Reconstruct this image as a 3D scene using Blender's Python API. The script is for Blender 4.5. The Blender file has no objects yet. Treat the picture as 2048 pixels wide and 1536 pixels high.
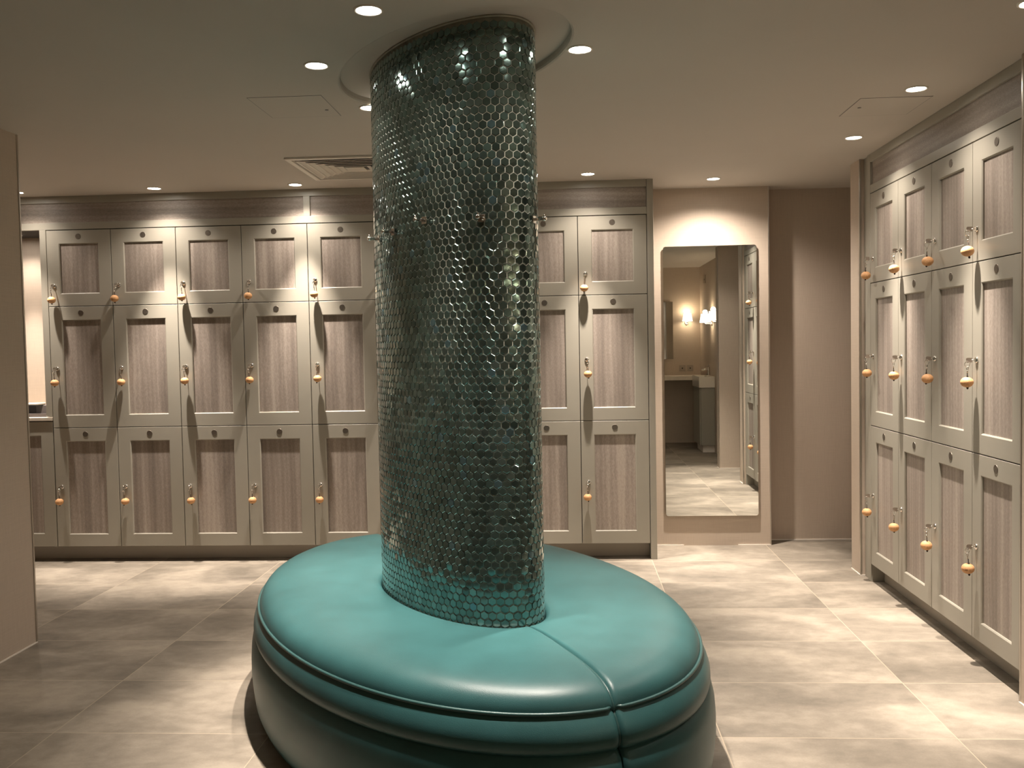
import bpy, bmesh, math, random
from mathutils import Vector, Matrix

random.seed(7)
scene = bpy.context.scene
C = scene.collection
PI = math.pi

# ------------------------------------------------------------------ camera, world, exposure
YAW, PITCH, ROLL, FPX = 0.0610, 0.04106, -0.0187, 1848.2
fw = Vector((-math.sin(YAW)*math.cos(PITCH), math.cos(YAW)*math.cos(PITCH), -math.sin(PITCH)))
r0 = Vector((math.cos(YAW), math.sin(YAW), 0)); u0 = r0.cross(fw)
rr = math.cos(ROLL)*r0 + math.sin(ROLL)*u0
uu = -math.sin(ROLL)*r0 + math.cos(ROLL)*u0
cam_data = bpy.data.cameras.new('camera')
cam_data.sensor_width = 36.0
cam_data.lens = FPX/2048*36.0
cam_data.clip_start = 0.02
cam = bpy.data.objects.new('camera', cam_data)
C.objects.link(cam)
cam.matrix_world = Matrix(((rr.x, uu.x, -fw.x, 0), (rr.y, uu.y, -fw.y, 0), (rr.z, uu.z, -fw.z, 1.4), (0, 0, 0, 1)))
scene.camera = cam

world = bpy.data.worlds.new('world')
world.use_nodes = True
world.node_tree.nodes['Background'].inputs[0].default_value = (0, 0, 0, 1)
world.node_tree.nodes['Background'].inputs[1].default_value = 0.0
scene.world = world
scene.view_settings.view_transform = 'Standard'
scene.view_settings.look = 'None'
scene.view_settings.gamma = 1.0
scene.view_settings.use_curve_mapping = False
scene.view_settings.exposure = 0.36

# lamp settings (each downlight and sconce carries its own lamp)
SPOT_W = 185.0       # reflector beam
SPILL_W = 13.0       # wide spill of the same lamp
SPOT_COL = (1.0, 0.88, 0.77)
SPOT_ANGLE = math.radians(47)
SPILL_ANGLE = math.radians(124)
SPOT_BLEND = 1.0
DISC_STRENGTH = 40.0
SCONCE_W = 1.6

H = 2.45          # ceiling
YB = 5.992        # door plane of the back lockers
XR = 1.728        # door plane of the right lockers
YM = 6.40         # back wall

# ------------------------------------------------------------------ materials
MATS = {}
def new_mat(name):
    m = bpy.data.materials.new(name); m.use_nodes = True
    nt = m.node_tree; b = nt.nodes['Principled BSDF']
    MATS[name] = m
    return m, nt, b

def simple(name, col, rough=0.5, metal=0.0, noise=0.0, nscale=40, bump=0.0, bscale=300, coat=0.0, spec=0.5):
    m, nt, b = new_mat(name)
    b.inputs['Base Color'].default_value = (*col, 1)
    b.inputs['Roughness'].default_value = rough
    b.inputs['Metallic'].default_value = metal
    b.inputs['Coat Weight'].default_value = coat
    b.inputs['Specular IOR Level'].default_value = spec
    tc = nt.nodes.new('ShaderNodeTexCoord')
    if noise > 0:
        n = nt.nodes.new('ShaderNodeTexNoise'); n.inputs['Scale'].default_value = nscale
        n.inputs['Detail'].default_value = 6
        nt.links.new(tc.outputs['Object'], n.inputs['Vector'])
        mr = nt.nodes.new('ShaderNodeMapRange')
        mr.inputs['From Min'].default_value = 0.3; mr.inputs['From Max'].default_value = 0.7
        mr.inputs['To Min'].default_value = 1-noise; mr.inputs['To Max'].default_value = 1+noise
        nt.links.new(n.outputs['Fac'], mr.inputs['Value'])
        mx = nt.nodes.new('ShaderNodeVectorMath'); mx.operation = 'SCALE'
        mx.inputs[0].default_value = col
        nt.links.new(mr.outputs['Result'], mx.inputs['Scale'])
        nt.links.new(mx.outputs['Vector'], b.inputs['Base Color'])
    if bump > 0:
        n2 = nt.nodes.new('ShaderNodeTexNoise'); n2.inputs['Scale'].default_value = bscale
        n2.inputs['Detail'].default_value = 3
        nt.links.new(tc.outputs['Object'], n2.inputs['Vector'])
        bp = nt.nodes.new('ShaderNodeBump'); bp.inputs['Strength'].default_value = bump
        bp.inputs['Distance'].default_value = 0.002
        nt.links.new(n2.outputs['Fac'], bp.inputs['Height'])
        nt.links.new(bp.outputs['Normal'], b.inputs['Normal'])
    return m

def wallpaper(name, col):
    m, nt, b = new_mat(name)
    tc = nt.nodes.new('ShaderNodeTexCoord')
    outs = []
    for sc in ((260, 260, 12), (9, 9, 420)):
        mp = nt.nodes.new('ShaderNodeMapping'); mp.inputs['Scale'].default_value = sc
        nt.links.new(tc.outputs['Object'], mp.inputs['Vector'])
        n = nt.nodes.new('ShaderNodeTexNoise'); n.inputs['Scale'].default_value = 1.0; n.inputs['Detail'].default_value = 3
        nt.links.new(mp.outputs['Vector'], n.inputs['Vector'])
        outs.append(n)
    ad = nt.nodes.new('ShaderNodeMath'); ad.operation = 'ADD'
    nt.links.new(outs[0].outputs['Fac'], ad.inputs[0]); nt.links.new(outs[1].outputs['Fac'], ad.inputs[1])
    mr = nt.nodes.new('ShaderNodeMapRange')
    mr.inputs['From Min'].default_value = 0.7; mr.inputs['From Max'].default_value = 1.3
    mr.inputs['To Min'].default_value = 0.95; mr.inputs['To Max'].default_value = 1.05
    nt.links.new(ad.outputs[0], mr.inputs['Value'])
    mx = nt.nodes.new('ShaderNodeVectorMath'); mx.operation = 'SCALE'; mx.inputs[0].default_value = col
    nt.links.new(mr.outputs['Result'], mx.inputs['Scale'])
    nt.links.new(mx.outputs['Vector'], b.inputs['Base Color'])
    bp = nt.nodes.new('ShaderNodeBump'); bp.inputs['Strength'].default_value = 0.12; bp.inputs['Distance'].default_value = 0.001
    nt.links.new(ad.outputs[0], bp.inputs['Height']); nt.links.new(bp.outputs['Normal'], b.inputs['Normal'])
    b.inputs['Roughness'].default_value = 0.75
    b.inputs['Specular IOR Level'].default_value = 0.3
    return m

def wood(name, axis):
    # greige oak; grain runs along `axis` (0 x, 1 y, 2 z) in object space, offset by object random
    m, nt, b = new_mat(name)
    tc = nt.nodes.new('ShaderNodeTexCoord')
    oi = nt.nodes.new('ShaderNodeObjectInfo')
    cmb = nt.nodes.new('ShaderNodeVectorMath'); cmb.operation = 'SCALE'; cmb.inputs[0].default_value = (13.1, 7.7, 9.3)
    nt.links.new(oi.outputs['Random'], cmb.inputs['Scale'])
    ad = nt.nodes.new('ShaderNodeVectorMath'); ad.operation = 'ADD'
    nt.links.new(tc.outputs['Object'], ad.inputs[0]); nt.links.new(cmb.outputs['Vector'], ad.inputs[1])
    def ns(across, along, detail, dist=0.0):
        mp = nt.nodes.new('ShaderNodeMapping')
        s = [across]*3; s[axis] = along
        mp.inputs['Scale'].default_value = s
        nt.links.new(ad.outputs['Vector'], mp.inputs['Vector'])
        n = nt.nodes.new('ShaderNodeTexNoise'); n.inputs['Scale'].default_value = 1
        n.inputs['Detail'].default_value = detail; n.inputs['Distortion'].default_value = dist
        n.inputs['Roughness'].default_value = 0.65
        nt.links.new(mp.outputs['Vector'], n.inputs['Vector'])
        return n
    streak = ns(16, 0.5, 0)            # broad plank tones
    fine = ns(240, 70, 3)               # pores
    mid = ns(90, 16.0, 3, 0.8)          # grain lines
    # cathedral figure
    mpw = nt.nodes.new('ShaderNodeMapping'); s = [7.0]*3; s[axis] = 0.9
    mpw.inputs['Scale'].default_value = s
    nt.links.new(ad.outputs['Vector'], mpw.inputs['Vector'])
    wv = nt.nodes.new('ShaderNodeTexWave'); wv.wave_type = 'RINGS'; wv.rings_direction = 'SPHERICAL'
    wv.inputs['Scale'].default_value = 1.6; wv.inputs['Distortion'].default_value = 5.0
    wv.inputs['Detail'].default_value = 3; wv.inputs['Detail Scale'].default_value = 1.2
    nt.links.new(mpw.outputs['Vector'], wv.inputs['Vector'])
    def madd(a, k, bsock=None):
        mm = nt.nodes.new('ShaderNodeMath'); mm.operation = 'MULTIPLY_ADD'
        nt.links.new(a, mm.inputs[0]); mm.inputs[1].default_value = k
        if bsock is None: mm.inputs[2].default_value = 0
        else: nt.links.new(bsock, mm.inputs[2])
        return mm.outputs[0]
    v = madd(streak.outputs['Fac'], 0.65)
    v = madd(mid.outputs['Fac'], 0.22, v)
    v = madd(fine.outputs['Fac'], 0.60, v)
    v = madd(wv.outputs['Fac'], 0.10, v)
    cr = nt.nodes.new('ShaderNodeValToRGB')
    mr = nt.nodes.new('ShaderNodeMapRange'); mr.inputs['From Min'].default_value = 0.48; mr.inputs['From Max'].default_value = 1.06
    nt.links.new(v, mr.inputs['Value']); nt.links.new(mr.outputs['Result'], cr.inputs['Fac'])
    e = cr.color_ramp.elements
    e[0].position = 0.0; e[0].color = (0.185, 0.155, 0.131, 1)
    e[1].position = 1.0; e[1].color = (0.43, 0.370, 0.318, 1)
    k = cr.color_ramp.elements.new(0.5); k.color = (0.285, 0.239, 0.203, 1)
    nt.links.new(cr.outputs['Color'], b.inputs['Base Color'])
    b.inputs['Roughness'].default_value = 0.55
    bp = nt.nodes.new('ShaderNodeBump'); bp.inputs['Strength'].default_value = 0.15; bp.inputs['Distance'].default_value = 0.001
    nt.links.new(fine.outputs['Fac'], bp.inputs['Height']); nt.links.new(bp.outputs['Normal'], b.inputs['Normal'])
    return m

def floor_mat():
    m, nt, b = new_mat('floor_stone')
    tc = nt.nodes.new('ShaderNodeTexCoord')
    sep = nt.nodes.new('ShaderNodeSeparateXYZ'); nt.links.new(tc.outputs['Object'], sep.inputs[0])
    def math_(op, a, bb=None, c=None):
        n = nt.nodes.new('ShaderNodeMath'); n.operation = op
        for i, x in enumerate((a, bb, c)):
            if x is None: continue
            if isinstance(x, (int, float)): n.inputs[i].default_value = x
            else: nt.links.new(x, n.inputs[i])
        return n.outputs[0]
    TX, TY, X0, Y0 = 0.8155, 0.535, 0.522-0.8155*10, 3.795-0.535*12
    fx = math_('DIVIDE', math_('SUBTRACT', sep.outputs['X'], X0), TX)
    fy = math_('DIVIDE', math_('SUBTRACT', sep.outputs['Y'], Y0), TY)
    ix, iy = math_('FLOOR', fx), math_('FLOOR', fy)
    def edge(f, size):
        fr = math_('FRACT', f)
        d = math_('MULTIPLY', math_('MINIMUM', fr, math_('SUBTRACT', 1.0, fr)), size)
        return d
    d = math_('MINIMUM', edge(fx, TX), edge(fy, TY))
    gm = nt.nodes.new('ShaderNodeMapRange'); gm.inputs['From Min'].default_value = 0.0012; gm.inputs['From Max'].default_value = 0.0024
    nt.links.new(d, gm.inputs['Value'])            # 0 in grout, 1 on tile
    # per tile random
    cmb = nt.nodes.new('ShaderNodeCombineXYZ'); nt.links.new(ix, cmb.inputs[0]); nt.links.new(iy, cmb.inputs[1])
    wn = nt.nodes.new('ShaderNodeTexWhiteNoise'); nt.links.new(cmb.outputs[0], wn.inputs['Vector'])
    off = nt.nodes.new('ShaderNodeVectorMath'); off.operation = 'MULTIPLY_ADD'
    nt.links.new(wn.outputs['Color'], off.inputs[0]); off.inputs[1].default_value = (30, 30, 30)
    nt.links.new(tc.outputs['Object'], off.inputs[2])
    def ns(scale, detail, stretch=(1, 1, 1), dist=0.4):
        mp = nt.nodes.new('ShaderNodeMapping'); mp.inputs['Scale'].default_value = stretch
        nt.links.new(off.outputs[0], mp.inputs['Vector'])
        n = nt.nodes.new('ShaderNodeTexNoise'); n.inputs['Scale'].default_value = scale
        n.inputs['Detail'].default_value = detail; n.inputs['Distortion'].default_value = dist
        nt.links.new(mp.outputs[0], n.inputs['Vector']); return n.outputs['Fac']
    cloud = ns(2.8, 7, (0.8, 1.25, 1), 0.5)
    fine = ns(20, 6, (0.8, 1.2, 1), 0.2)
    spk = ns(140, 2)
    v = math_('ADD', math_('MULTIPLY', cloud, 0.75), math_('ADD', math_('MULTIPLY', fine, 0.22), math_('MULTIPLY', spk, 0.08)))
    v = math_('ADD', v, math_('MULTIPLY', wn.outputs['Value'], 0.06))
    cr = nt.nodes.new('ShaderNodeValToRGB')
    mr = nt.nodes.new('ShaderNodeMapRange'); mr.inputs['From Min'].default_value = 0.36; mr.inputs['From Max'].default_value = 0.72
    nt.links.new(v, mr.inputs['Value']); nt.links.new(mr.outputs[0], cr.inputs['Fac'])
    e = cr.color_ramp.elements
    e[0].color = (0.140, 0.120, 0.094, 1); e[1].color = (0.37, 0.320, 0.256, 1)
    k = cr.color_ramp.elements.new(0.5); k.color = (0.236, 0.203, 0.161, 1)
    mix = nt.nodes.new('ShaderNodeMix'); mix.data_type = 'RGBA'
    nt.links.new(gm.outputs[0], mix.inputs['Factor'])
    mix.inputs['A'].default_value = (0.42, 0.35, 0.26, 1)
    nt.links.new(cr.outputs['Color'], mix.inputs['B'])
    nt.links.new(mix.outputs['Result'], b.inputs['Base Color'])
    b.inputs['Roughness'].default_value = 0.62
    b.inputs['Specular IOR Level'].default_value = 0.35
    bp = nt.nodes.new('ShaderNodeBump'); bp.inputs['Strength'].default_value = 0.2; bp.inputs['Distance'].default_value = 0.002
    hh = math_('ADD', math_('MULTIPLY', fine, 0.3), gm.outputs[0])
    nt.links.new(hh, bp.inputs['Height']); nt.links.new(bp.outputs['Normal'], b.inputs['Normal'])
    return m

def tile_mat():
    m, nt, b = new_mat('mosaic_glass')
    at = nt.nodes.new('ShaderNodeAttribute'); at.attribute_name = 'tile_tone'
    nt.links.new(at.outputs['Color'], b.inputs['Base Color'])
    b.inputs['Metallic'].default_value = 0.9
    b.inputs['Roughness'].default_value = 0.13
    b.inputs['Coat Weight'].default_value = 0.6
    b.inputs['Coat Roughness'].default_value = 0.04
    return m

def leather_mat():
    m, nt, b = new_mat('teal_leather')
    tc = nt.nodes.new('ShaderNodeTexCoord')
    n = nt.nodes.new('ShaderNodeTexVoronoi'); n.inputs['Scale'].default_value = 420
    nt.links.new(tc.outputs['Object'], n.inputs['Vector'])
    n2 = nt.nodes.new('ShaderNodeTexNoise'); n2.inputs['Scale'].default_value = 9; n2.inputs['Detail'].default_value = 5
    nt.links.new(tc.outputs['Object'], n2.inputs['Vector'])
    cr = nt.nodes.new('ShaderNodeValToRGB'); nt.links.new(n2.outputs['Fac'], cr.inputs['Fac'])
    e = cr.color_ramp.elements
    e[0].position = 0.3; e[0].color = (0.026, 0.084, 0.086, 1); e[1].position = 0.7; e[1].color = (0.031, 0.100, 0.103, 1)
    nt.links.new(cr.outputs['Color'], b.inputs['Base Color'])
    b.inputs['Roughness'].default_value = 0.38
    b.inputs['Specular IOR Level'].default_value = 0.36
    bp = nt.nodes.new('ShaderNodeBump'); bp.inputs['Strength'].default_value = 0.16; bp.inputs['Distance'].default_value = 0.001
    nt.links.new(n.outputs['Distance'], bp.inputs['Height']); nt.links.new(bp.outputs['Normal'], b.inputs['Normal'])
    return m

def emit(name, col, strength):
    m, nt, b = new_mat(name)
    b.inputs['Base Color'].default_value = (0.8, 0.8, 0.8, 1)
    b.inputs['Emission Color'].default_value = (*col, 1)
    b.inputs['Emission Strength'].default_value = strength
    return m

PAINT = simple('greige_paint', (0.345, 0.322, 0.268), 0.42, noise=0.02, nscale=6, bump=0.05, bscale=500)
BODY = simple('carcass_gap_shade', (0.030, 0.024, 0.018), 0.8)  # near-black carcass: shade of the door gaps put into its colour
PLINTHM = simple('plinth_board', (0.40, 0.36, 0.30), 0.5)
WOODV = wood('greige_oak_upright', 2)
WOODX = wood('greige_oak_lengthwise_x', 0)
WOODY = wood('greige_oak_lengthwise_y', 1)
WALLP = wallpaper('linen_wallpaper', (0.50, 0.415, 0.335))
CEILM = simple('ceiling_paint', (0.52, 0.475, 0.42), 0.85, noise=0.012, nscale=3)
# cove
COVEM = simple('cove_paint', (0.66, 0.60, 0.53), 0.8)
FLOORM = floor_mat()
TILEM = tile_mat()
GROUT = simple('dark_grout', (0.34, 0.33, 0.27), 0.8, noise=0.15, nscale=30)
LEATHER = leather_mat()
LEATHERP = simple('teal_piping', (0.030, 0.080, 0.078), 0.33)
CHROME = simple('chrome', (0.78, 0.76, 0.73), 0.12, 1.0)
CHROMEB = simple('brushed_chrome', (0.55, 0.51, 0.46), 0.3, 1.0)
PEWTER = simple('pewter_disc', (0.20, 0.175, 0.145), 0.42, 0.85, noise=0.2, nscale=300)
ENGR = simple('engraved_dark', (0.05, 0.042, 0.034), 0.5, 0.3)
CORK = simple('cork', (0.62, 0.335, 0.150), 0.62, noise=0.12, nscale=160, bump=0.3, bscale=350)
CORKD = simple('cork_print', (0.20, 0.075, 0.035), 0.7)
CORD = simple('dark_cord', (0.045, 0.03, 0.022), 0.8)
WHITEP = simple('white_metal', (0.70, 0.64, 0.56), 0.5)
DARKG = simple('dark_gap', (0.035, 0.030, 0.025), 0.9)
CAULK = simple('white_sealant', (0.80, 0.74, 0.66), 0.5)
COUNTER = simple('stone_counter', (0.62, 0.55, 0.46), 0.3, noise=0.05, nscale=30)
BLACKP = simple('black_plastic', (0.02, 0.019, 0.019), 0.3)
GREYP = simple('grey_plastic', (0.12, 0.105, 0.10), 0.4)
WHITEC = simple('white_ceramic', (0.75, 0.70, 0.62), 0.15)
SWITCHM = simple('brushed_steel', (0.42, 0.37, 0.31), 0.35, 0.9)
MIRRORM = simple('mirror_glass', (0.86, 0.88, 0.86), 0.0, 1.0)
MIRREDGE = simple('mirror_edge', (0.30, 0.33, 0.31), 0.2, 0.3)
LAMPM = emit('halogen_lens', (1.0, 0.93, 0.84), DISC_STRENGTH)
SHADEM = emit('glowing_shade', (1.0, 0.82, 0.62), 2.6)

# ------------------------------------------------------------------ mesh helpers
class MB:
    def __init__(s): s.v = []; s.f = []; s.smooth = []
    def add(s, vs, fs, smooth=False):
        o = len(s.v); s.v += [tuple(v) for v in vs]; s.f += [tuple(i+o for i in f) for f in fs]
        s.smooth += [smooth]*len(fs); return s
    def box(s, x0, x1, y0, y1, z0, z1):
        if x0 > x1: x0, x1 = x1, x0
        if y0 > y1: y0, y1 = y1, y0
        if z0 > z1: z0, z1 = z1, z0
        vs = [(x0,y0,z0),(x1,y0,z0),(x1,y1,z0),(x0,y1,z0),(x0,y0,z1),(x1,y0,z1),(x1,y1,z1),(x0,y1,z1)]
        return s.add(vs, [(0,3,2,1),(4,5,6,7),(0,1,5,4),(1,2,6,5),(2,3,7,6),(3,0,4,7)])
    def lathe(s, prof, axis='z', c=(0,0,0), n=24, caps=True, smooth=True, flat_caps=True):
        # prof: list of (r, h); axis direction
        vs = []
        for r, h in prof:
            for i in range(n):
                a = 2*PI*i/n
                p = (r*math.cos(a), r*math.sin(a), h)
                if axis == 'y': p = (p[0], p[2], -p[1])
                if axis == 'x': p = (p[2], p[0], p[1])
                vs.append((p[0]+c[0], p[1]+c[1], p[2]+c[2]))
        fs = []
        m = len(prof)
        for j in range(m-1):
            for i in range(n):
                k = (i+1) % n
                fs.append((j*n+i, j*n+k, (j+1)*n+k, (j+1)*n+i))
        s.add(vs, fs, smooth)
        if caps:
            o = len(s.v)-len(vs)
            s.f.append(tuple(o+i for i in reversed(range(n)))); s.smooth.append(False)
            s.f.append(tuple(o+(m-1)*n+i for i in range(n))); s.smooth.append(False)
        return s
    def tube(s, pts, r, n=8, closed=False):
        pts = [Vector(p) for p in pts]; m = len(pts); vs = []
        up = Vector((0, 0, 1)); prev = None
        for i, p in enumerate(pts):
            if closed: t = (pts[(i+1) % m]-pts[i-1])
            else: t = pts[min(i+1, m-1)]-pts[max(i-1, 0)]
            t.normalize()
            if prev is None:
                a = t.cross(up)
                if a.length < 1e-3: a = t.cross(Vector((1, 0, 0)))
            else: a = prev-t*prev.dot(t)
            a.normalize(); prev = a; bb = t.cross(a)
            ri = r[i] if isinstance(r, (list, tuple)) else r
            for k in range(n):
                an = 2*PI*k/n; vs.append(p+a*ri*math.cos(an)+bb*ri*math.sin(an))
        fs = []
        for i in range(m if closed else m-1):
            j = (i+1) % m
            for k in range(n):
                l = (k+1) % n; fs.append((i*n+k, i*n+l, j*n+l, j*n+k))
        s.add(vs, fs, True)
        if not closed:
            o = len(s.v)-len(vs)
            s.f.append(tuple(o+k for k in reversed(range(n)))); s.smooth.append(False)
            s.f.append(tuple(o+(m-1)*n+k for k in range(n))); s.smooth.append(False)
        return s
    def mesh(s, name, mat, fix=True):
        me = bpy.data.meshes.new(name); me.from_pydata(s.v, [], s.f); me.update()
        me.polygons.foreach_set('use_smooth', s.smooth)
        me.materials.append(mat)
        if fix:
            bm = bmesh.new(); bm.from_mesh(me); bmesh.ops.recalc_face_normals(bm, faces=bm.faces); bm.to_mesh(me); bm.free()
        return me
    def build(s, name, mat, parent=None, bevel=0.0, fix=True, loc=None):
        o = bpy.data.objects.new(name, s.mesh(name, mat, fix)); C.objects.link(o)
        if parent: o.parent = parent
        if loc: o.location = loc
        if bevel:
            md = o.modifiers.new('bevel', 'BEVEL'); md.width = bevel; md.segments = 2; md.limit_method = 'ANGLE'
        return o

def tag(o, label, cat, group=None):
    o['label'] = label; o['category'] = cat
    if group: o['group'] = group
    return o
def empty(name, loc=(0,0,0), rz=0.0):
    o = bpy.data.objects.new(name, None); C.objects.link(o); o.location = loc; o.rotation_euler = (0,0,rz)
    o.empty_display_size = 0.1
    return o
def struct(o): o['kind'] = 'structure'; return o
def copy_tree(o, parent=None):
    c = o.copy(); C.objects.link(c); c.parent = parent
    for ch in list(o.children): copy_tree(ch, c)
    return c

# ------------------------------------------------------------------ pillar / bench ellipses
PX, PY, PA, PB, PTH = -0.4336, 3.4759, 0.4984, 0.2285, -0.9805
def ell(t, a=PA, b=PB, th=PTH, cx=PX, cy=PY):
    u, v = a*math.cos(t), b*math.sin(t)
    return Vector((cx+u*math.cos(th)-v*math.sin(th), cy+u*math.sin(th)+v*math.cos(th), 0))
def ell_n(t, a=PA, b=PB, th=PTH):
    n = Vector((b*math.cos(t), a*math.sin(t), 0)); n.normalize()
    return Vector((n.x*math.cos(th)-n.y*math.sin(th), n.x*math.sin(th)+n.y*math.cos(th), 0))

# ------------------------------------------------------------------ shell
def slab(name, *b, mat=WALLP):
    return struct(MB().box(*b).build(name, mat))
slab('floor', -4.75, 3.35, -0.45, 6.85, -0.08, 0.0, mat=FLOORM)

# ceiling with the elliptical recess round the column
RA, RB = PA+0.155, PB+0.115
RZ = 2.478
def build_ceiling():
    N = 96
    x0, x1, y0, y1 = -4.75, 3.35, -0.45, 6.85
    m = MB()
    inner = [ell(2*PI*i/N, RA, RB) for i in range(N)]
    # lip rounded: down face z=H
    outer = []
    for p in inner:
        d = p-Vector((PX, PY, 0)); ts = []
        if d.x > 1e-9: ts.append((x1-PX)/d.x)
        if d.x < -1e-9: ts.append((x0-PX)/d.x)
        if d.y > 1e-9: ts.append((y1-PY)/d.y)
        if d.y < -1e-9: ts.append((y0-PY)/d.y)
        outer.append(Vector((PX, PY, 0))+d*min(ts))
    # insert corners by snapping nearest ray hits
    for cx, cy in ((x0,y0),(x1,y0),(x1,y1),(x0,y1)):
        k = min(range(N), key=lambda i: (outer[i]-Vector((cx,cy,0))).length)
        outer[k] = Vector((cx, cy, 0))
    def ring(pts, z): return [(p.x, p.y, z) for p in pts]
    lip1 = [ell(2*PI*i/N, RA+0.010, RB+0.010) for i in range(N)]
    lip2 = [ell(2*PI*i/N, RA+0.003, RB+0.003) for i in range(N)]
    rings = [ring(outer, H), ring(lip1, H), ring(lip2, H+0.003), ring(inner, H+0.010), ring(inner, RZ), ring([ell(2*PI*i/N, PA-0.05, PB-0.05) for i in range(N)], RZ)]
    vs = sum(rings, []); fs = []; n = N
    for j in range(len(rings)-1):
        for i in range(n):
            k = (i+1) % n; fs.append((j*n+i, j*n+k, (j+1)*n+k, (j+1)*n+i))
    m.add(vs, fs)
    # closed top
    top = ring(outer, H+0.15); o = len(m.v)
    m.add(top, [tuple(range(n))]);
    for i in range(n):
        k = (i+1) % n; m.f.append((i, k, o+k, o+i)); m.smooth.append(False)
    o5 = 5*n
    m.f.append(tuple(o5+i for i in range(n))); m.smooth.append(False)
    return struct(m.build('ceiling', CEILM))
build_ceiling()

slab('wall_left', -2.76, -2.605, -0.45, 4.30, 0, H)
slab('wall_left_return', -4.6, -2.77, 4.15, 4.30, 0, H)
slab('wall_left_end', -4.75, -4.6, -0.45, 6.85, 0, H)
slab('wall_front', -4.6, 3.2, -0.45, -0.30, 0, H)
slab('wall_back', -4.6, 1.374, YM, YM+0.15, 0, H)
slab('wall_back_recess', 1.374, 3.2, 6.56, 6.70, 0, H)
slab('wall_right_end', 3.2, 3.35, -0.45, 6.85, 0, H)
slab('wall_right_far', 1.714, 3.2, 5.552, 5.722, 0, H)
slab('wall_right_near', 1.704, 3.2, 3.43, 3.590, 0, H)
slab('wall_right_behind_lockers', 2.16, 2.22, 3.590, 5.552, 0, H)
slab('wall_right_corner', 1.655, 3.2, 2.32, 2.435, 0, H)
slab('wall_right', 1.85, 1.95, -0.30, 2.32, 0, H)

# wall foot sealant lines
def base(name, *b): return struct(MB().box(*b).build(name, CAULK))
base('baseboard_left', -2.605, -2.600, -0.3, 4.300, 0, 0.006)
base('baseboard_back', 0.562, 0.78, YM-0.006, YM, 0, 0.006)
base('baseboard_back_mirror_side', 1.15, 1.374, YM-0.006, YM, 0, 0.006)
base('baseboard_recess', 1.374, 3.2, 6.554, 6.56, 0, 0.006)
base('baseboard_right_far', 1.709, 1.714, 5.548, 5.722, 0, 0.006)
base('baseboard_right_far_end', 1.709, 1.742, 5.547, 5.552, 0, 0.006)
base('baseboard_right_near', 1.698, 1.704, 3.425, 3.590, 0, 0.006)
base('baseboard_right_corner', 1.650, 1.655, 2.32, 2.44, 0, 0.006)
base('baseboard_right_corner_face', 1.655, 3.2, 2.435, 2.440, 0, 0.006)

# chrome corner beads
def bead(i, x, y, w=0.010):
    o = MB().box(x-w/2, x+w/2, y-w/2, y+w/2, 0.0, H-0.001).build('trim_%d' % i, CHROMEB, bevel=0.002)
    return struct(o)
bead(1, -2.607, 4.298, 0.012)
bead(2, 1.372, YM+0.002)
bead(3, 1.7175, 5.5535, 0.012)
bead(4, 1.7065, 3.5885)
bead(5, 1.7065, 3.4325)
bead(6, 1.6575, 2.4325)

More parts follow.
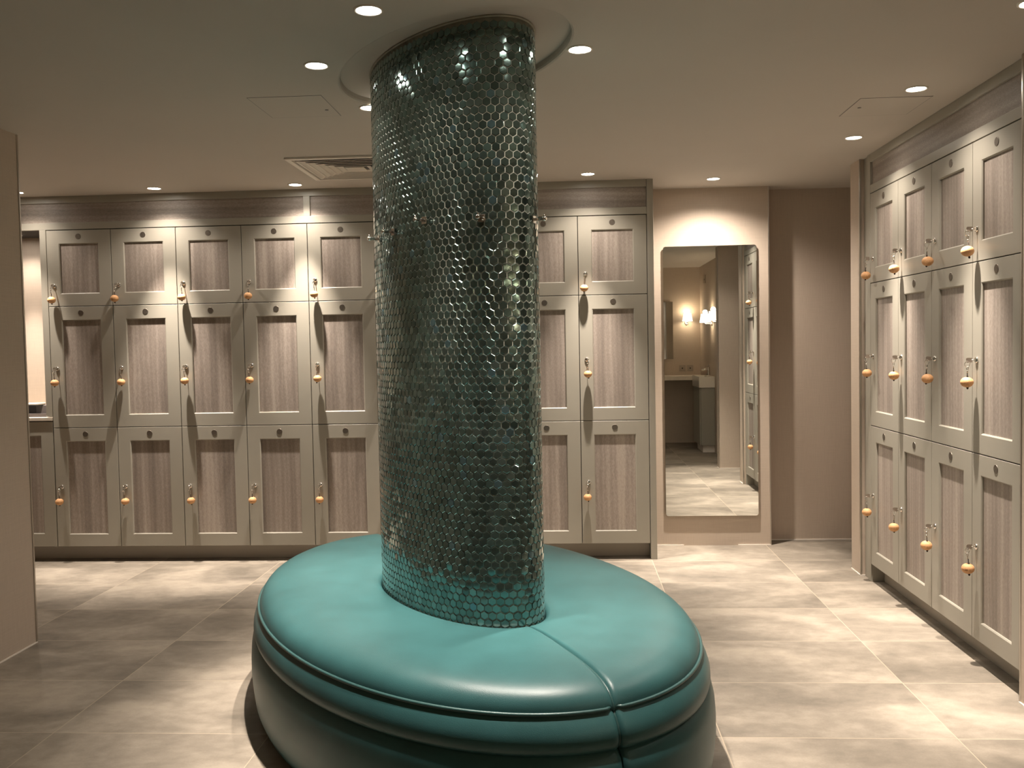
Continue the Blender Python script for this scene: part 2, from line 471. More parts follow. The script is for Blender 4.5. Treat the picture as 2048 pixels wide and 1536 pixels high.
# ------------------------------------------------------------------ mosaic column
def build_column():
    root = empty('mosaic_column', (PX, PY, 0))
    tag(root, 'elliptical column clad in small dark green hexagonal glass mosaic tiles, rising through the teal seat', 'column')
    inv = Vector((PX, PY, 0))
    N = 128; m = MB(); rings = []
    for z in (0.0, RZ):
        rings += [tuple(ell(2*PI*i/N, PA-0.0008, PB-0.0008)+Vector((0,0,z))-inv) for i in range(N)]
    m.add(rings, [(i, (i+1) % N, N+(i+1) % N, N+i) for i in range(N)], True)
    m.f.append(tuple(range(N))); m.smooth.append(False); m.f.append(tuple(N+i for i in range(N))); m.smooth.append(False)
    m.build('grout_core', GROUT, root)
    # arc length table
    K = 4000; ts = [2*PI*i/K for i in range(K+1)]; L = [0.0]
    for i in range(K): L.append(L[-1]+(ell(ts[i+1])-ell(ts[i])).length)
    P = L[-1]; nc = int(round(P/0.0285)); pitch = P/nc; rowp = pitch*math.sqrt(3)/2
    def t_at(sv):
        sv %= P; lo, hi = 0, K
        while hi-lo > 1:
            md = (lo+hi)//2
            if L[md] <= sv: lo = md
            else: hi = md
        return ts[lo]+(ts[lo+1]-ts[lo])*(sv-L[lo])/(L[lo+1]-L[lo])
    me_v, me_f, cols, sm = [], [], [], []
    rng = random.Random(3)
    R = pitch/math.sqrt(3)*0.915
    prof = [(1.0, -0.003), (0.99, 0.0008), (0.86, 0.0022), (0.50, 0.0023)]
    row = 0; z = 0.40
    palette = [(0.15,0.225,0.205), (0.13,0.195,0.175), (0.18,0.255,0.235), (0.115,0.175,0.16), (0.165,0.27,0.25)]
    while z < RZ-rowp*0.45:
        for cidx in range(nc):
            sv = (cidx+(0.5 if row % 2 else 0))*pitch
            t = t_at(sv); p = ell(t); n = ell_n(t)
            tx, tz = rng.gauss(0, 0.032), rng.gauss(0, 0.032)
            tang = Vector((-n.y, n.x, 0)); up = Vector((0, 0, 1))
            nn = (n+tang*tx+up*tz).normalized(); tt = (tang-nn*tang.dot(nn)).normalized(); u2 = nn.cross(tt)
            if u2.z < 0: u2 = -u2
            base_i = len(me_v); c0 = p+Vector((0,0,z))-inv
            for rf, h in prof:
                for k in range(6):
                    a = PI/6+k*PI/3
                    me_v.append(tuple(c0+tt*(R*rf*math.cos(a))+u2*(R*rf*math.sin(a))+nn*h))
            me_v.append(tuple(c0+nn*0.00236))
            cc = list(rng.choice(palette)); kf = rng.uniform(0.85, 1.2)
            if rng.random() < 0.02: cc = [0.17, 0.30, 0.34]  # odd bluish tile: iridescent sheen put into the tile colour
            cc = [min(1, q*kf) for q in cc]
            nf = 0
            for j in range(3):
                for k in range(6):
                    l = (k+1) % 6
                    me_f.append((base_i+j*6+k, base_i+j*6+l, base_i+(j+1)*6+l, base_i+(j+1)*6+k)); sm.append(False); nf += 1
            for k in range(6):
                me_f.append((base_i+18+k, base_i+18+(k+1) % 6, base_i+24)); sm.append(False); nf += 1
            cols += [cc]*nf
        z += rowp; row += 1
    me = bpy.data.meshes.new('mosaic_tiles'); me.from_pydata(me_v, [], me_f); me.update()
    me.polygons.foreach_set('use_smooth', sm)
    ca = me.color_attributes.new('tile_tone', 'FLOAT_COLOR', 'CORNER')
    buf = []
    for poly, c in zip(me.polygons, cols): buf += [c[0], c[1], c[2], 1.0]*len(poly.vertices)
    ca.data.foreach_set('color', buf)
    me.materials.append(TILEM)
    bm = bmesh.new(); bm.from_mesh(me); bmesh.ops.recalc_face_normals(bm, faces=bm.faces); bm.to_mesh(me); bm.free()
    o = bpy.data.objects.new('mosaic_tiles', me); C.objects.link(o); o.parent = root
    # bright metal edge under the recess
    m = MB(); m.tube([tuple(ell(2*PI*i/96, PA+0.001, PB+0.001)+Vector((0,0,RZ-0.004))-inv) for i in range(96)], 0.004, 6, True)
    m.build('top_bead', GROUT, root)
    return root
build_column()

# coat hooks on the column
HOOKS = [(-1.88, 1.814, 'furthest left at the outline'), (-1.555, 1.821, 'second from left'),
         (-1.109, 1.837, 'third from left'), (-0.473, 1.821, 'second from right'),
         (0.30, 1.822, 'furthest right at the outline')]
def hook_proto():
    r = empty('coat_hook')
    m = MB(); m.box(-0.013, 0.013, 0.0, 0.007, -0.013, 0.013); m.build('rosette', CHROME, r, bevel=0.0015)
    m = MB(); m.lathe([(0.0055, 0.005), (0.0055, 0.030), (0.007, 0.034), (0.0078, 0.040), (0.0078, 0.046), (0.005, 0.049)], 'y', n=16)
    m.tube([(0, 0.040, 0.004), (0, 0.043, 0.014)], 0.0035, 8)
    m.build('peg', CHROME, r)
    return r
hp = None
for t, z, lab in HOOKS:
    n = ell_n(t); p = ell(t)+n*0.0035
    if hp is None: hp = o = hook_proto()
    else: o = copy_tree(hp)
    o.location = (p.x, p.y, z); o.rotation_euler = (0, 0, math.atan2(n.y, n.x)-PI/2)
    tag(o, 'small chrome coat hook on the mosaic column, '+lab, 'hook', 'coat hooks round the mosaic column')

# ------------------------------------------------------------------ teal upholstered seat round the column
def build_seat():
    root = empty('round_bench', (PX, PY, 0))
    tag(root, 'oval teal leather bench with piped cushions wrapped round the mosaic column', 'bench')
    inv = Vector((PX, PY, 0))
    BA, BB, BTH, BX, BY = 1.213, 0.748, -1.100, -0.440, 3.580
    # (f toward pillar or outward offsets da, db, z)
    top = []   # from inner hole outwards : fraction, z
    for f, z in ((0.0, 0.380), (0.0, 0.448), (0.010, 0.459), (0.035, 0.467), (0.09, 0.473), (0.20, 0.479), (0.35, 0.483), (0.52, 0.484),
                 (0.64, 0.4832), (0.72, 0.4815), (0.78, 0.4790), (0.83, 0.4755), (0.87, 0.4712), (0.905, 0.4655), (0.935, 0.4580), (0.958, 0.4495),
                 (0.975, 0.4400), (0.988, 0.4290), (0.996, 0.4180), (1.0, 0.4080)):
        top.append(('in', f, z))
    band = [('out', 0.001, 0.000, 0.404), ('out', 0.008, 0.005, 0.397), ('out', 0.020, 0.012, 0.384), ('out', 0.033, 0.019, 0.364), ('out', 0.041, 0.024, 0.345),
            ('out', 0.042, 0.025, 0.328), ('out', 0.038, 0.023, 0.314), ('out', 0.030, 0.017, 0.304)]
    skirt = [('out', 0.026, 0.014, 0.306), ('out', 0.036, 0.021, 0.300), ('out', 0.050, 0.028, 0.284), ('out', 0.060, 0.033, 0.255), ('out', 0.064, 0.036, 0.21), ('out', 0.064, 0.036, 0.16),
             ('out', 0.058, 0.032, 0.11), ('out', 0.048, 0.026, 0.06), ('out', 0.030, 0.016, 0.035), ('out', 0.0, 0.0, 0.03)]
    def pt(s, t, dip):
        if s[0] == 'in':
            a = ell(t, PA+0.006, PB+0.006); b = ell(t, BA, BB, BTH, BX, BY)
            p = a.lerp(b, s[1]); z = s[2]
            return p+Vector((0, 0, z-dip*0.9)), None
        n = ell_n(t, BA, BB, BTH)
        p = ell(t, BA+s[1], BB+s[2], BTH, BX, BY)
        return p-n*dip+Vector((0, 0, s[3])), None
    N = 96
    def half(t0, t1, prof, name, w=0.028):
        # arc samples denser at the ends
        us = []
        for i in range(N+1):
            x = i/N
            us.append(x)
        ends = [0.0, 0.0006, 0.0016, 0.003, 0.005, 0.0075]
        us = sorted(set(ends+[1-e for e in ends]+[u for u in us if 0.009 < u < 0.991]))
        m = MB(); vs = []
        for u in us:
            t = t0+(t1-t0)*u
            # distance from the seam along the rim
            dseam = min(u, 1-u)*PI*0.95
            q = max(0.0, 1-dseam/w)
            dip = 0.015*q*q*q
            for s in prof:
                vs.append(pt(s, t, dip)[0]-inv)
        n = len(prof); fs = []
        for i in range(len(us)-1):
            for j in range(n-1):
                fs.append((i*n+j, i*n+j+1, (i+1)*n+j+1, (i+1)*n+j))
        m.add(vs, fs, True)
        # end caps closing the upholstery at the seam
        m.f.append(tuple(range(n))); m.smooth.append(False)
        m.f.append(tuple((len(us)-1)*n+j for j in range(n))); m.smooth.append(False)
        return m.build(name, LEATHER, root)
    g = 0.0012
    for t0, t1 in ((g, PI-g), (PI+g, 2*PI-g)):
        c = half(t0, t1, top+band, 'cushion')
        half(t0, t1, skirt, 'skirt')
        # welt round the rim
        m = MB(); pts = []
        for i in range(121):
            u = i/120; t = t0+0.006+(t1-t0-0.012)*u
            d = min(u, 1-u)*PI*0.95; q = max(0, 1-d/0.028)
            p = ell(t, BA+0.0035, BB+0.0035, BTH, BX, BY)-ell_n(t, BA, BB, BTH)*(0.012*q**3)+Vector((0, 0, 0.4075))-inv
            pts.append(p)
        m.tube(pts, 0.0055, 10)
        m.build('rim_piping', LEATHERP, c)
    # welt along both seams
    for t in (0.0, PI):
        m = MB(); pts = []
        for s in top[2:]+band[:]:
            if s[0] == 'in': p, _ = pt(s, t, 0.013)
            else: p, _ = pt(s, t, 0.013)
            pts.append(p-inv)
        m.tube(pts, 0.0036, 8)
        m.build('seam_piping', LEATHERP, root)
    # dark plinth under the skirt
    m = MB(); N2 = 96
    vs = [tuple(ell(2*PI*i/N2, BA-0.06, BB-0.06, BTH, BX, BY)+Vector((0,0,z))-inv) for z in (0.0, 0.29) for i in range(N2)]
    m.add(vs, [(i, (i+1) % N2, N2+(i+1) % N2, N2+i) for i in range(N2)], True)
    m.build('plinth', DARKG, root)
    return root
build_seat()

# ------------------------------------------------------------------ lockers (built in x-z plane, front facing -y, origin at the door's lower left front corner)
W = 0.4415
ROWS = [(0.103, 0.9071), (0.9071, 1.7189), (1.7189, 2.2259)]     # bottom, middle, top
GAP = 0.0022
def door_mesh(w, h):
    # shaker frame with a small inner chamfer
    x0, x1, z0, z1 = GAP, w-GAP, GAP, h-GAP
    st, tr, br = 0.085, 0.089, 0.083
    a = [(x0, z0), (x1, z0), (x1, z1), (x0, z1)]
    b = [(st, br), (w-st, br), (w-st, h-tr), (st, h-tr)]
    ch = 0.005
    c = [(st+ch, br+ch), (w-st-ch, br+ch), (w-st-ch, h-tr-ch), (st+ch, h-tr-ch)]
    e = 0.0012
    a2 = [(x0+e, z0+e), (x1-e, z0+e), (x1-e, z1-e), (x0+e, z1-e)]
    m = MB()
    vs = [(x, 0.020, z) for x, z in a]+[(x, e, z) for x, z in a]+[(x, 0.0, z) for x, z in a2]+[(x, 0.0, z) for x, z in b]+[(x, 0.0040, z) for x, z in c]+[(x, 0.0125, z) for x, z in c]
    fs = []
    for j in range(5):
        for i in range(4):
            k = (i+1) % 4; fs.append((j*4+i, j*4+k, (j+1)*4+k, (j+1)*4+i))
    fs.append((3, 2, 1, 0))
    return m.add(vs, fs)
def panel_mesh(w, h):
    return MB().box(0.086, w-0.086, 0.0105, 0.0120, 0.084, h-0.090)
def disc_mesh(w, h):
    m = MB(); m.lathe([(0.0185, 0.001), (0.0185, -0.0015), (0.0172, -0.0022), (0.0160, -0.0016)], 'y', (w/2, 0, h-0.044), 28)
    return m
LOCKZ = [0.405, 0.397, 0.137]
LOCKX = 0.046
def make_locker(w, row, horizontal=False, lock=True, disc=True, depth=0.39, name='locker'):
    z0, z1 = ROWS[row]; h = z1-z0
    root = empty(name)
    MB().box(0.0006, w-0.0006, 0.024, depth, 0.0006, h-0.0006).build('body', BODY, root)
    d = door_mesh(w, h).build('door', PAINT, root)
    panel_mesh(w, h).build('wood_panel', WOODV, d)
    if disc:
        disc_mesh(w, h).build('number_disc', PEWTER, d)
    if lock:
        m = MB()
        m.lathe([(0.0135, 0.001), (0.0135, -0.003), (0.0118, -0.0060), (0.0075, -0.0080)], 'y', (LOCKX, 0, LOCKZ[row]), 20)
        m.build('lock', CHROME, d)
    return root

def make_fob(ry=0.0, pr=0.0):
    """key in the lock with split ring, clip and cork ball; origin at the lock face, key points to -y"""
    root = empty('key_fob')
    m = MB()
    m.lathe([(0.0022, 0.0), (0.0022, -0.014)], 'y', n=8)
    # flat bow in the y-z plane
    pts = [(-0.010, -0.0080), (-0.016, -0.0105), (-0.032, -0.0105), (-0.036, -0.0070), (-0.036, 0.0070), (-0.032, 0.0100), (-0.016, 0.0100), (-0.010, 0.0075)]
    vs = [(-0.0011, y, z) for y, z in pts]+[(0.0011, y, z) for y, z in pts]; n = len(pts)
    m.add(vs, [tuple(reversed(range(n))), tuple(range(n, 2*n))]+[(i, (i+1) % n, n+(i+1) % n, n+i) for i in range(n)])
    m.build('key', CHROMEB, root)
    cx, cy, cz = 0.0, -0.031, -0.0165
    m = MB()
    for k in (0, 1):
        m.tube([(cx+0.0012*k-0.0006+0.004*math.sin(2*PI*i/24), cy+0.0105*math.cos(2*PI*i/24), cz+0.0115*math.sin(2*PI*i/24)) for i in range(24)], 0.0012, 6, True)
    m.build('split_ring', CHROME, root)
    m = MB()
    m.tube([(0, cy, cz-0.010), (0, cy-0.0035, cz-0.014), (0, cy-0.003, cz-0.022), (0, cy, cz-0.027), (0, cy+0.003, cz-0.022), (0, cy+0.0035, cz-0.014), (0, cy, cz-0.010)], 0.0016, 6)
    m.lathe([(0.0022, cz-0.036), (0.0032, cz-0.031), (0.0026, cz-0.026)], 'z', (0, cy, 0), 10)
    m.build('clip', CHROMEB, root)
    m = MB()
    m.tube([(0, cy, cz-0.034), (0.0006, cy, cz-0.046), (0, cy, cz-0.056), (0, cy, cz-0.075), (0, cy, cz-0.100)], 0.0020, 6)
    m.lathe([(0.001, cz-0.107), (0.0042, cz-0.104), (0.0046, cz-0.099), (0.0022, cz-0.096)], 'z', (0.001, cy, 0), 10)
    m.lathe([(0.001, cz-0.058), (0.0040, cz-0.056), (0.0040, cz-0.051), (0.0015, cz-0.049)], 'z', (0.0015, cy, 0), 10)
    m.build('cord', CORD, root)
    bc = cz-0.077
    m = MB(); pr_ = []
    for i in range(17):
        a = -PI/2+PI*i/16; pr_.append((max(0.0012, 0.0262*math.cos(a)), bc+0.0225*math.sin(a)))
    m.lathe(pr_, 'z', (0, cy, 0), 28)
    b = m.build('cork_ball', CORK, root)
    return root

# Back bank
X0 = -3.4573
prot = {}
ordn = ['first', 'second', 'third', 'fourth', 'fifth', 'sixth', 'seventh', 'eighth', 'ninth']
rown = ['bottom-row', 'middle-row', 'top-row']
fob_proto = make_fob()
fob_used = [False]
fr = random.Random(11)
def place_fob(x, y, z, rz, label, group):
    if not fob_used[0]: o = fob_proto; fob_used[0] = True
    else: o = copy_tree(fob_proto)
    o.location = (x, y, z); o.rotation_euler = (0, 0, rz)
    # every ball hangs a little differently
    yaw = fr.uniform(-0.16, 0.16)
    for ch in o.children:
        if ch.name.startswith(('cork_ball', 'cord', 'clip')):
            ch.rotation_euler = (fr.uniform(-0.03, 0.05), fr.uniform(-0.05, 0.05), yaw)
    tag(o, label, 'key fob', group)
    return o
for row in range(3):
    for c in range(9):
        if row not in prot: prot[row] = o = make_locker(W, row)
        else: o = copy_tree(prot[row])
        o.location = (X0+c*W, YB, ROWS[row][0]); o.rotation_euler = (0, 0, 0)
        if c < 5: where = '%s column from left on the back wall' % ordn[c]
        elif c < 7: where = '%s column, hidden behind the mosaic column' % ordn[c]
        elif c == 7: where = 'back wall, half hidden by the mosaic column'
        else: where = 'rightmost on the back wall, nearest the tall mirror'
        tag(o, '%s greige locker with oak panel, %s' % (rown[row], where), 'locker', 'lockers along the back wall')
        place_fob(X0+c*W+LOCKX, YB-0.0085, ROWS[row][0]+LOCKZ[row], fr.uniform(-0.28, 0.28),
                  'cork key fob on %s locker, %s' % (rown[row], where), 'key fobs on the back wall lockers')

# back bank surround: fascia, rails, post and plinth
sur = empty('locker_surround', (X0, YB, 0))
tag(sur, 'greige frame round the back wall lockers with oak fascia panels, end post and plinth', 'locker frame')
xl, xr = -4.59, X0+9*W
def bs(name, x0, x1, y0, y1, z0, z1, mat=PAINT, bevel=0.0015):
    return MB().box(x0-X0, x1-X0, y0-YB, y1-YB, z0, z1).build(name, mat, sur, bevel=bevel)
bs('lower_rail', xl, xr, YB, YB+0.022, 2.2290, 2.2745)
bs('upper_rail', xl, xr, YB, YB+0.022, 2.4040, H-0.0005)
bs('mullion', -1.712, -1.668, YB+0.0005, YB+0.022, 2.2745, 2.4040)
bs('fascia_panel', xl, -1.712, YB+0.013, YB+0.020, 2.2745, 2.4040, WOODX, 0)
bs('fascia_panel', -1.668, xr, YB+0.013, YB+0.020, 2.2745, 2.4040, WOODX, 0)
bs('end_post', xr+0.0015, 0.5585, YB-0.002, YM-0.003, 0.0, H-0.0005)
bs('side_post', X0-0.045, X0-0.0015, YB, YM-0.003, 0.982, 2.2290)
bs('plinth', xl, xr, YB+0.10, YB+0.118, 0.0, 0.103, PLINTHM)
bs('carcass_top', xl, xr, YB+0.024, YM-0.01, 2.2300, 2.2440, BODY)

# niche at the far left: base cabinet, worktop and the things on it
lc = make_locker(W, 0, lock=False, disc=False, name='base_cabinet')
lc.location = (X0-W-0.0015, YB, ROWS[0][0]); lc.scale = (1, 1, (0.952-0.103)/(ROWS[0][1]-ROWS[0][0]))
tag(lc, 'greige base cabinet with oak door under the worktop at the far left', 'cabinet')
lc2 = copy_tree(lc); lc2.location = (X0-2*W-0.003, YB, ROWS[0][0])
tag(lc2, 'greige base cabinet under the worktop hidden behind the left wall', 'cabinet')
MB().box(-4.59, X0-0.001, YB-0.010, YM-0.004, 0.956, 0.979).build('worktop', COUNTER, bevel=0.002)
tag(bpy.data.objects['worktop'], 'thin pale stone worktop in the niche at the far left', 'worktop')
t = empty('desk_tray', (-3.63, 6.13, 0.979))
tag(t, 'low black tray on the pale worktop in the far left niche', 'tray')
m = MB(); m.box(-0.12, 0.12, -0.09, 0.09, 0.0, 0.006); m.box(-0.12, 0.12, -0.09, -0.084, 0.006, 0.024)
m.build('tray_body', GREYP, t, bevel=0.001)
t = empty('tissue_box', (-3.675, 6.125, 0.9865))
tag(t, 'black box with a white top standing in the tray in the far left niche', 'box')
MB().box(-0.052, 0.06, -0.06, 0.06, 0.0, 0.070).build('box_body', BLACKP, t, bevel=0.002)
MB().box(-0.052, 0.06, -0.055, 0.06, 0.071, 0.084).build('white_top', WHITEC, t, bevel=0.004)
m = MB()
vs = [(-0.035,-0.06,0),(0.036,-0.06,0),(0.036,0.06,0),(-0.035,0.06,0),(-0.020,-0.05,0.070),(0.036,-0.05,0.070),(0.036,0.055,0.076),(-0.020,0.055,0.076)]
m.add(vs, [(0,3,2,1),(4,5,6,7),(0,1,5,4),(1,2,6,5),(2,3,7,6),(3,0,4,7)])
o = m.build('sloped_box', GREYP, bevel=0.002, loc=(-3.552, 6.125, 0.9865))
tag(o, 'grey box with sloping side beside the black box in the far left niche', 'box')

# Right bank (local x runs toward the camera, front faces -X)
WR = 0.4445; YF = 5.404
def make_right(row):
    return make_locker(WR, row)
protr = {}
rcol = ['nearest the camera', 'second from the camera', 'third from the camera', 'furthest from the camera']
for row in range(3):
    for c in range(4):            # c = 0 furthest
        if row not in protr: protr[row] = o = make_right(row)
        else: o = copy_tree(protr[row])
        o.location = (XR, YF-c*WR, ROWS[row][0]); o.rotation_euler = (0, 0, -PI/2)
        lab = rcol[3-c]
        tag(o, '%s greige locker with oak panel, right wall, %s' % (rown[row], lab), 'locker', 'lockers along the right wall')
        fb = place_fob(XR-0.0085, YF-c*WR-LOCKX, ROWS[row][0]+LOCKZ[row], -PI/2+fr.uniform(-0.1, 0.1),
                  'cork key fob on right wall %s locker, %s' % (rown[row], lab), 'key fobs on the right wall lockers')
# number printed round the cork ball of the nearest low locker
def print_number(fob):
    ball = [c for c in fob.children if c.name.startswith('cork_ball')][0]
    digits = {'1': [[(-.2, .6), (.1, 1), (.1, -1)]],
              '3': [[(-.5, .8), (0, 1), (.5, .6), (.4, .15), (-.1, 0), (.4, -.15), (.5, -.6), (0, -1), (-.5, -.8)]],
              '0': [[(.5*math.cos(a), math.sin(a)) for a in [2*PI*i/12 for i in range(13)]]]}
    m = MB(); cz, cy = -0.0165-0.077, -0.031
    for k, ch in enumerate('130'):
        for st in digits[ch]:
            pts = []
            for u, v in st:
                az = math.radians(-52)+(k-1)*0.30+u*0.20; el = -0.04+v*0.17
                pts.append((0.0263*math.cos(el)*math.cos(az), cy+0.0263*math.cos(el)*math.sin(az), cz+0.0226*math.sin(el)))
            m.tube(pts, 0.0006, 5)
    m.build('printed_number', CORKD, ball)

NEARLOW = [o for o in C.objects if o.name.startswith('key_fob') and 'right wall bottom-row locker, nearest' in o.get('label', '')]
print_number(NEARLOW[0])
sr = empty('locker_surround', (XR, YF, 0))
tag(sr, 'greige frame round the right wall lockers with oak fascia panel, side posts and plinth', 'locker frame')
yn, yf = YF-4*WR, YF
def rs(name, x0, x1, y0, y1, z0, z1, mat=PAINT, bevel=0.0015):
    return MB().box(x0-XR, x1-XR, y0-YF, y1-YF, z0, z1).build(name, mat, sr, bevel=bevel)
rs('side_post', XR, 2.15, YF+0.0015, YF+0.045, 0, H-0.0005)
rs('filler_strip', XR+0.012, XR+0.03, YF+0.046, 5.546, 0, H-0.0005)
rs('side_post', XR, 2.15, 3.592, yn-0.0015, 0, H-0.0005)
rs('lower_rail', XR, XR+0.022, yn, yf, 2.2290, 2.2745)
rs('upper_rail', XR, XR+0.022, yn, yf, 2.4040, H-0.0005)
rs('fascia_panel', XR+0.013, XR+0.020, yn, yf, 2.2745, 2.4040, WOODY, 0)
rs('plinth', XR+0.075, XR+0.093, yn, yf, 0.0, 0.100, PLINTHM)
rs('carcass_top', XR+0.024, 2.15, yn, yf, 2.2300, 2.2440, BODY)

# ------------------------------------------------------------------ wall mirror
def rounded(x0, x1, z0, z1, r, n=8):
    out = []
    for cx, cz, a0 in ((x1-r, z0+r, -PI/2), (x1-r, z1-r, 0), (x0+r, z1-r, PI/2), (x0+r, z0+r, PI)):
        for i in range(n+1):
            a = a0+PI/2*i/n; out.append((cx+r*math.cos(a), cz+r*math.sin(a)))
    return out
def wall_mirror(x0, x1, z0, z1, y, d, label, r=0.02):
    root = empty('wall_mirror', ((x0+x1)/2, y, z0)); tag(root, label, 'mirror')
    pts = [(x-(x0+x1)/2, z-z0) for x, z in rounded(x0, x1, z0, z1, r)]; n = len(pts); th = 0.006*d
    m = MB(); m.add([(x, 0.0, z) for x, z in pts]+[(x, -th, z) for x, z in pts], [tuple(range(n))]+[(i, (i+1) % n, n+(i+1) % n, n+i) for i in range(n)])
    m.build('backing', MIRREDGE, root)
    m = MB(); e = 0.0015
    cx = sum(p[0] for p in pts)/n; cz = sum(p[1] for p in pts)/n
    m.add([(x, -th-0.0004*d, z) for x, z in pts], [tuple(range(n))])
    m.build('mirror_glass', MIRRORM, root)
    return root
wall_mirror(0.658, 1.287, 0.208, 2.056, YM-0.012, 1, 'tall frameless wall mirror with rounded corners on the back wall', 0.018)
wall_mirror(0.95, 1.470, 1.177, 1.975, -0.30+0.012, -1, 'vanity mirror on the wall behind the camera, seen only in the tall mirror', 0.004)

# ------------------------------------------------------------------ ceiling fittings
DL = [(-3.53, 5.80, 'downlight over the niche at the far left, hidden by the left wall'),
      (-2.62, 5.80, 'downlight above the left end of the back wall lockers'),
      (-1.71, 5.82, 'downlight above the back lockers beside the square ceiling vent'),
      (-0.79, 5.80, 'downlight above the back lockers, hidden behind the mosaic column'),
      (0.14, 5.75, 'downlight above the back lockers just right of the mosaic column'),
      (0.95, 6.05, 'downlight directly above the tall wall mirror'),
      (1.50, 4.95, 'further of the two downlights above the right wall lockers'),
      (1.48, 4.03, 'nearer of the two downlights above the right wall lockers'),
      (-0.60, 2.88, 'large bright downlight at the top of the picture, left of the column'),
      (-0.91, 3.41, 'downlight beside the left side of the column recess'),
      (0.06, 3.34, 'downlight beside the right side of the column recess'),
      (-0.05, 2.76, 'downlight in front of the column recess, above the frame'),
      (-0.845, 4.03, 'downlight behind the left edge of the mosaic column, almost hidden'),
      (1.48, 3.05, 'downlight near the camera above the end of the right lockers'),
      (-3.80, 6.20, 'downlight under the soffit inside the far left niche')]
def downlight_proto():
    r = empty('downlight')
    m = MB(); m.lathe([(0.047, 0.0), (0.0465, -0.0035), (0.0425, -0.0050), (0.0385, -0.0035), (0.0375, -0.0004)], 'z', n=32, caps=False)
    m.build('trim_ring', WHITEP, r)
    m = MB(); n = 32
    m.lathe([(0.0378, -0.0004), (0.0370, -0.0016)], 'z', n=n)
    m.build('lamp', LAMPM, r)
    return r
dp = None
for i, (x, y, lab) in enumerate(DL):
    if dp is None: dp = o = downlight_proto()
    else: o = copy_tree(dp)
    o.location = (x, y, H)
    tag(o, lab, 'downlight', 'downlights in the ceiling')
    ld = bpy.data.lights.new('bulb', 'SPOT'); ld.energy = SPOT_W; ld.color = SPOT_COL
    ld.spot_size = SPOT_ANGLE; ld.spot_blend = SPOT_BLEND; ld.shadow_soft_size = 0.016
    lo = bpy.data.objects.new('bulb', ld); C.objects.link(lo); lo.location = (0, 0, -0.006); lo.parent = o
    ls = bpy.data.lights.new('bulb_spill', 'SPOT'); ls.energy = SPILL_W; ls.color = SPOT_COL
    ls.spot_size = SPILL_ANGLE; ls.spot_blend = 0.8; ls.shadow_soft_size = 0.02
    lo = bpy.data.objects.new('bulb_spill', ls); C.objects.link(lo); lo.location = (0, 0, -0.006); lo.parent = o
    if 'tall wall mirror' in lab: ls.energy = SPILL_W*6.0; ls.spot_size = math.radians(144)
    if y > 5.7 and y < 6: ld.energy = SPOT_W*0.8
    if y < 2.9: ld.energy = SPOT_W*0.35; ls.energy = SPILL_W*0.5
    if 'inside the far left niche' in lab: o.location.z = 2.2285; ld.energy = SPOT_W*0.18; ls.energy = SPILL_W*0.5

# four-way air diffuser
v = empty('air_vent', (-1.205, 5.33, H)); tag(v, 'square white louvred air vent in the ceiling above the back lockers', 'vent')
S = 0.325
def sq_ring(m, a0, z0, a1, z1):
    vs = [(-a0,-a0,z0),(a0,-a0,z0),(a0,a0,z0),(-a0,a0,z0),(-a1,-a1,z1),(a1,-a1,z1),(a1,a1,z1),(-a1,a1,z1)]
    m.add(vs, [(i, (i+1) % 4, 4+(i+1) % 4, 4+i) for i in range(4)])
m = MB(); sq_ring(m, S, -0.001, S, -0.010); sq_ring(m, S, -0.010, S-0.03, -0.012); sq_ring(m, S-0.03, -0.012, S-0.035, -0.003)
m.build('frame', WHITEP, v, fix=False)
for a in (0.275, 0.232, 0.189, 0.146, 0.103):
    m = MB(); sq_ring(m, a, -0.014, a-0.034, -0.003); sq_ring(m, a-0.034, -0.0022, a, -0.0132); sq_ring(m, a, -0.014, a-0.009, -0.0142)
    m.build('louvre', WHITEP, v, fix=False)
MB().box(-0.055, 0.055, -0.055, 0.055, -0.012, -0.009).build('centre_plate', WHITEP, v)
MB().box(-S+0.01, S-0.01, -S+0.01, S-0.01, -0.0018, -0.0008).build('shade_backing', GREYP, v)  # flat grey sheet, its colour stands in for shade behind the louvres

# access hatches
def hatch(x0, x1, y0, y1, kx, ky, label):
    r = empty('access_hatch', ((x0+x1)/2, (y0+y1)/2, H)); tag(r, label, 'hatch')
    a, b = (x1-x0)/2, (y1-y0)/2; w = 0.0028
    m = MB(); m.box(-a, a, -b, -b+w, -0.0009, 0.0); m.box(-a, a, b-w, b, -0.0009, 0.0); m.box(-a, -a+w, -b, b, -0.0009, 0.0); m.box(a-w, a, -b, b, -0.0009, 0.0)
    m.build('shadow_gap', GREYP, r)
    MB().box(-a+w, a-w, -b+w, b-w, -0.0012, 0.0).build('hatch_panel', CEILM, r)
    MB().lathe([(0.008, -0.001), (0.008, -0.003)], 'z', (kx, ky, 0), 16).build('lock', GREYP, r)
hatch(-1.315, -1.0, 3.81, 4.15, 0.12, 0.06, 'flush square access hatch in the ceiling left of the column')
hatch(1.29, 1.60, 4.16, 4.48, -0.11, 0.0, 'flush square access hatch between the downlights over the right lockers')

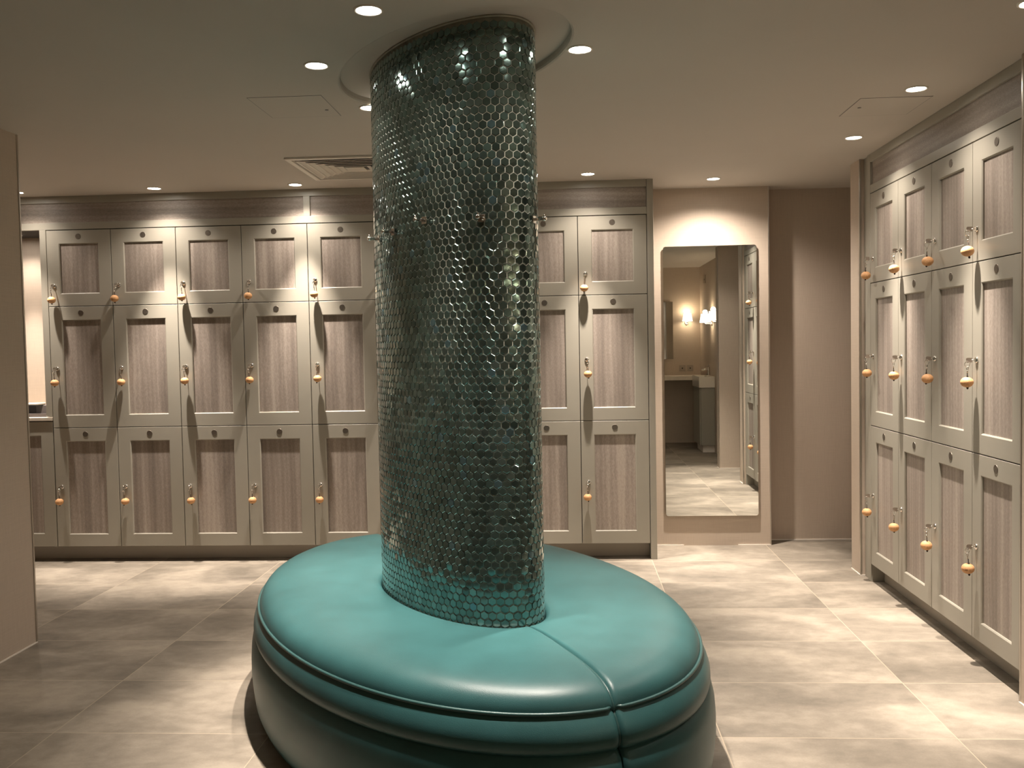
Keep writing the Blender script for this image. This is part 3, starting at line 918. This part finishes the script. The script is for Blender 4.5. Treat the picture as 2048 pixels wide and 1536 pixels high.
# ------------------------------------------------------------------ things seen only in the tall mirror
def sconce(x, y, z, rz, label):
    r = empty('wall_sconce', (x, y, z), rz); tag(r, label, 'wall light', 'shaded wall lights by the basin')
    m = MB(); m.lathe([(0.028, 0.0), (0.028, -0.010), (0.024, -0.013)], 'y', (0, 0, -0.075), 20)
    m.build('backplate', CHROME, r)
    m = MB(); m.tube([(0, -0.01, -0.075), (0, -0.09, -0.075), (0, -0.09, -0.05)], 0.006, 8); m.build('arm', CHROME, r)
    m = MB(); a0, a1 = 0.072, 0.052
    zz0, zz1 = -0.055, 0.055
    m.lathe([(a0, zz0), (a1, zz1)], 'z', (0, -0.09, 0), 24, caps=False)
    m.build('lamp_shade', SHADEM, r)
    ld = bpy.data.lights.new('bulb', 'POINT'); ld.energy = SCONCE_W; ld.color = (1.0, 0.78, 0.52); ld.shadow_soft_size = 0.03
    lo = bpy.data.objects.new('bulb', ld); C.objects.link(lo); lo.location = (0, -0.09, 0.075); lo.parent = r
    ld = bpy.data.lights.new('bulb', 'POINT'); ld.energy = SCONCE_W*0.6; ld.color = (1.0, 0.78, 0.52); ld.shadow_soft_size = 0.03
    lo = bpy.data.objects.new('bulb', ld); C.objects.link(lo); lo.location = (0, -0.09, -0.03); lo.parent = r
    return r
sconce(1.663, -0.298, 1.755, PI, 'glowing wall light beside the vanity mirror, seen in the tall mirror')
sconce(1.848, 0.80, 1.710, -PI/2, 'glowing wall light above the basin, seen in the tall mirror')
sconce(1.848, 1.46, 1.720, -PI/2, 'glowing wall light nearest the wall corner, seen in the tall mirror')

MB().box(0.72, 1.845, -0.298, 0.15, 0.893, 0.951).build('vanity_counter', COUNTER, bevel=0.003)
tag(bpy.data.objects['vanity_counter'], 'vanity counter under the mirror behind the camera, seen in the tall mirror', 'counter')
b = empty('basin_cabinet', (1.75, 0.60, 0)); tag(b, 'greige basin cabinet on a plinth against the side wall, seen in the tall mirror', 'cabinet')
MB().box(-0.075, 0.098, -0.25, 0.34, 0.090, 0.826).build('body', PAINT, b, bevel=0.002)
dd = MB().box(-0.093, -0.077, -0.235, 0.335, 0.095, 0.820).build('door', PAINT, b, bevel=0.002)
MB().box(-0.05, 0.098, -0.20, 0.30, 0.0, 0.089).build('plinth', CAULK, b)
s = empty('basin', (1.75, 0.60, 0.828)); tag(s, 'white square ceramic basin on the greige basin cabinet', 'basin')
m = MB()
m.box(-0.10, 0.098, -0.27, 0.355, 0.0, 0.09)
m.box(-0.10, -0.085, -0.27, 0.355, 0.09, 0.138); m.box(0.06, 0.098, -0.27, 0.355, 0.09, 0.138)
m.box(-0.085, 0.06, -0.27, -0.255, 0.09, 0.138); m.box(-0.085, 0.06, 0.34, 0.355, 0.09, 0.138)
m.build('bowl', WHITEC, s)
m = MB(); m.lathe([(0.022, 0.0), (0.018, 0.01), (0.017, 0.105), (0.02, 0.11)], 'z', (0, 0, 0), 16); m.tube([(0, 0, 0.09), (-0.09, 0, 0.075)], 0.011, 10)
m.box(-0.05, 0.008, -0.006, 0.006, 0.118, 0.126)
fa = m.build('tap', CHROME, loc=(1.825, 0.60, 0.9665))
tag(fa, 'chrome mixer tap standing on the white basin', 'tap')
def plate(x, y, z, rz, w, h, label, name='wall_socket', cat='socket'):
    r = empty(name, (x, y, z), rz); tag(r, label, cat)
    MB().box(-w/2, w/2, -0.006, 0.0, -h/2, h/2).build('face_plate', SWITCHM, r, bevel=0.0015)
    MB().box(-0.008, 0.008, -0.009, -0.006, -0.010, 0.010).build('rocker', ENGR, r)
plate(1.596, -0.299, 1.045, PI, 0.085, 0.085, 'metal socket plate nearer the vanity mirror, above the counter')
plate(1.705, -0.299, 1.045, PI, 0.085, 0.085, 'metal socket plate nearer the wall corner, above the counter')
plate(1.849, 0.45, 1.07, -PI/2, 0.085, 0.085, 'metal switch plate on the side wall behind the basin tap', 'wall_switch', 'switch')
plate(1.849, 0.17, 2.245, -PI/2, 0.18, 0.11, 'metal switch plate high on the side wall above the wall lights', 'wall_switch', 'switch')
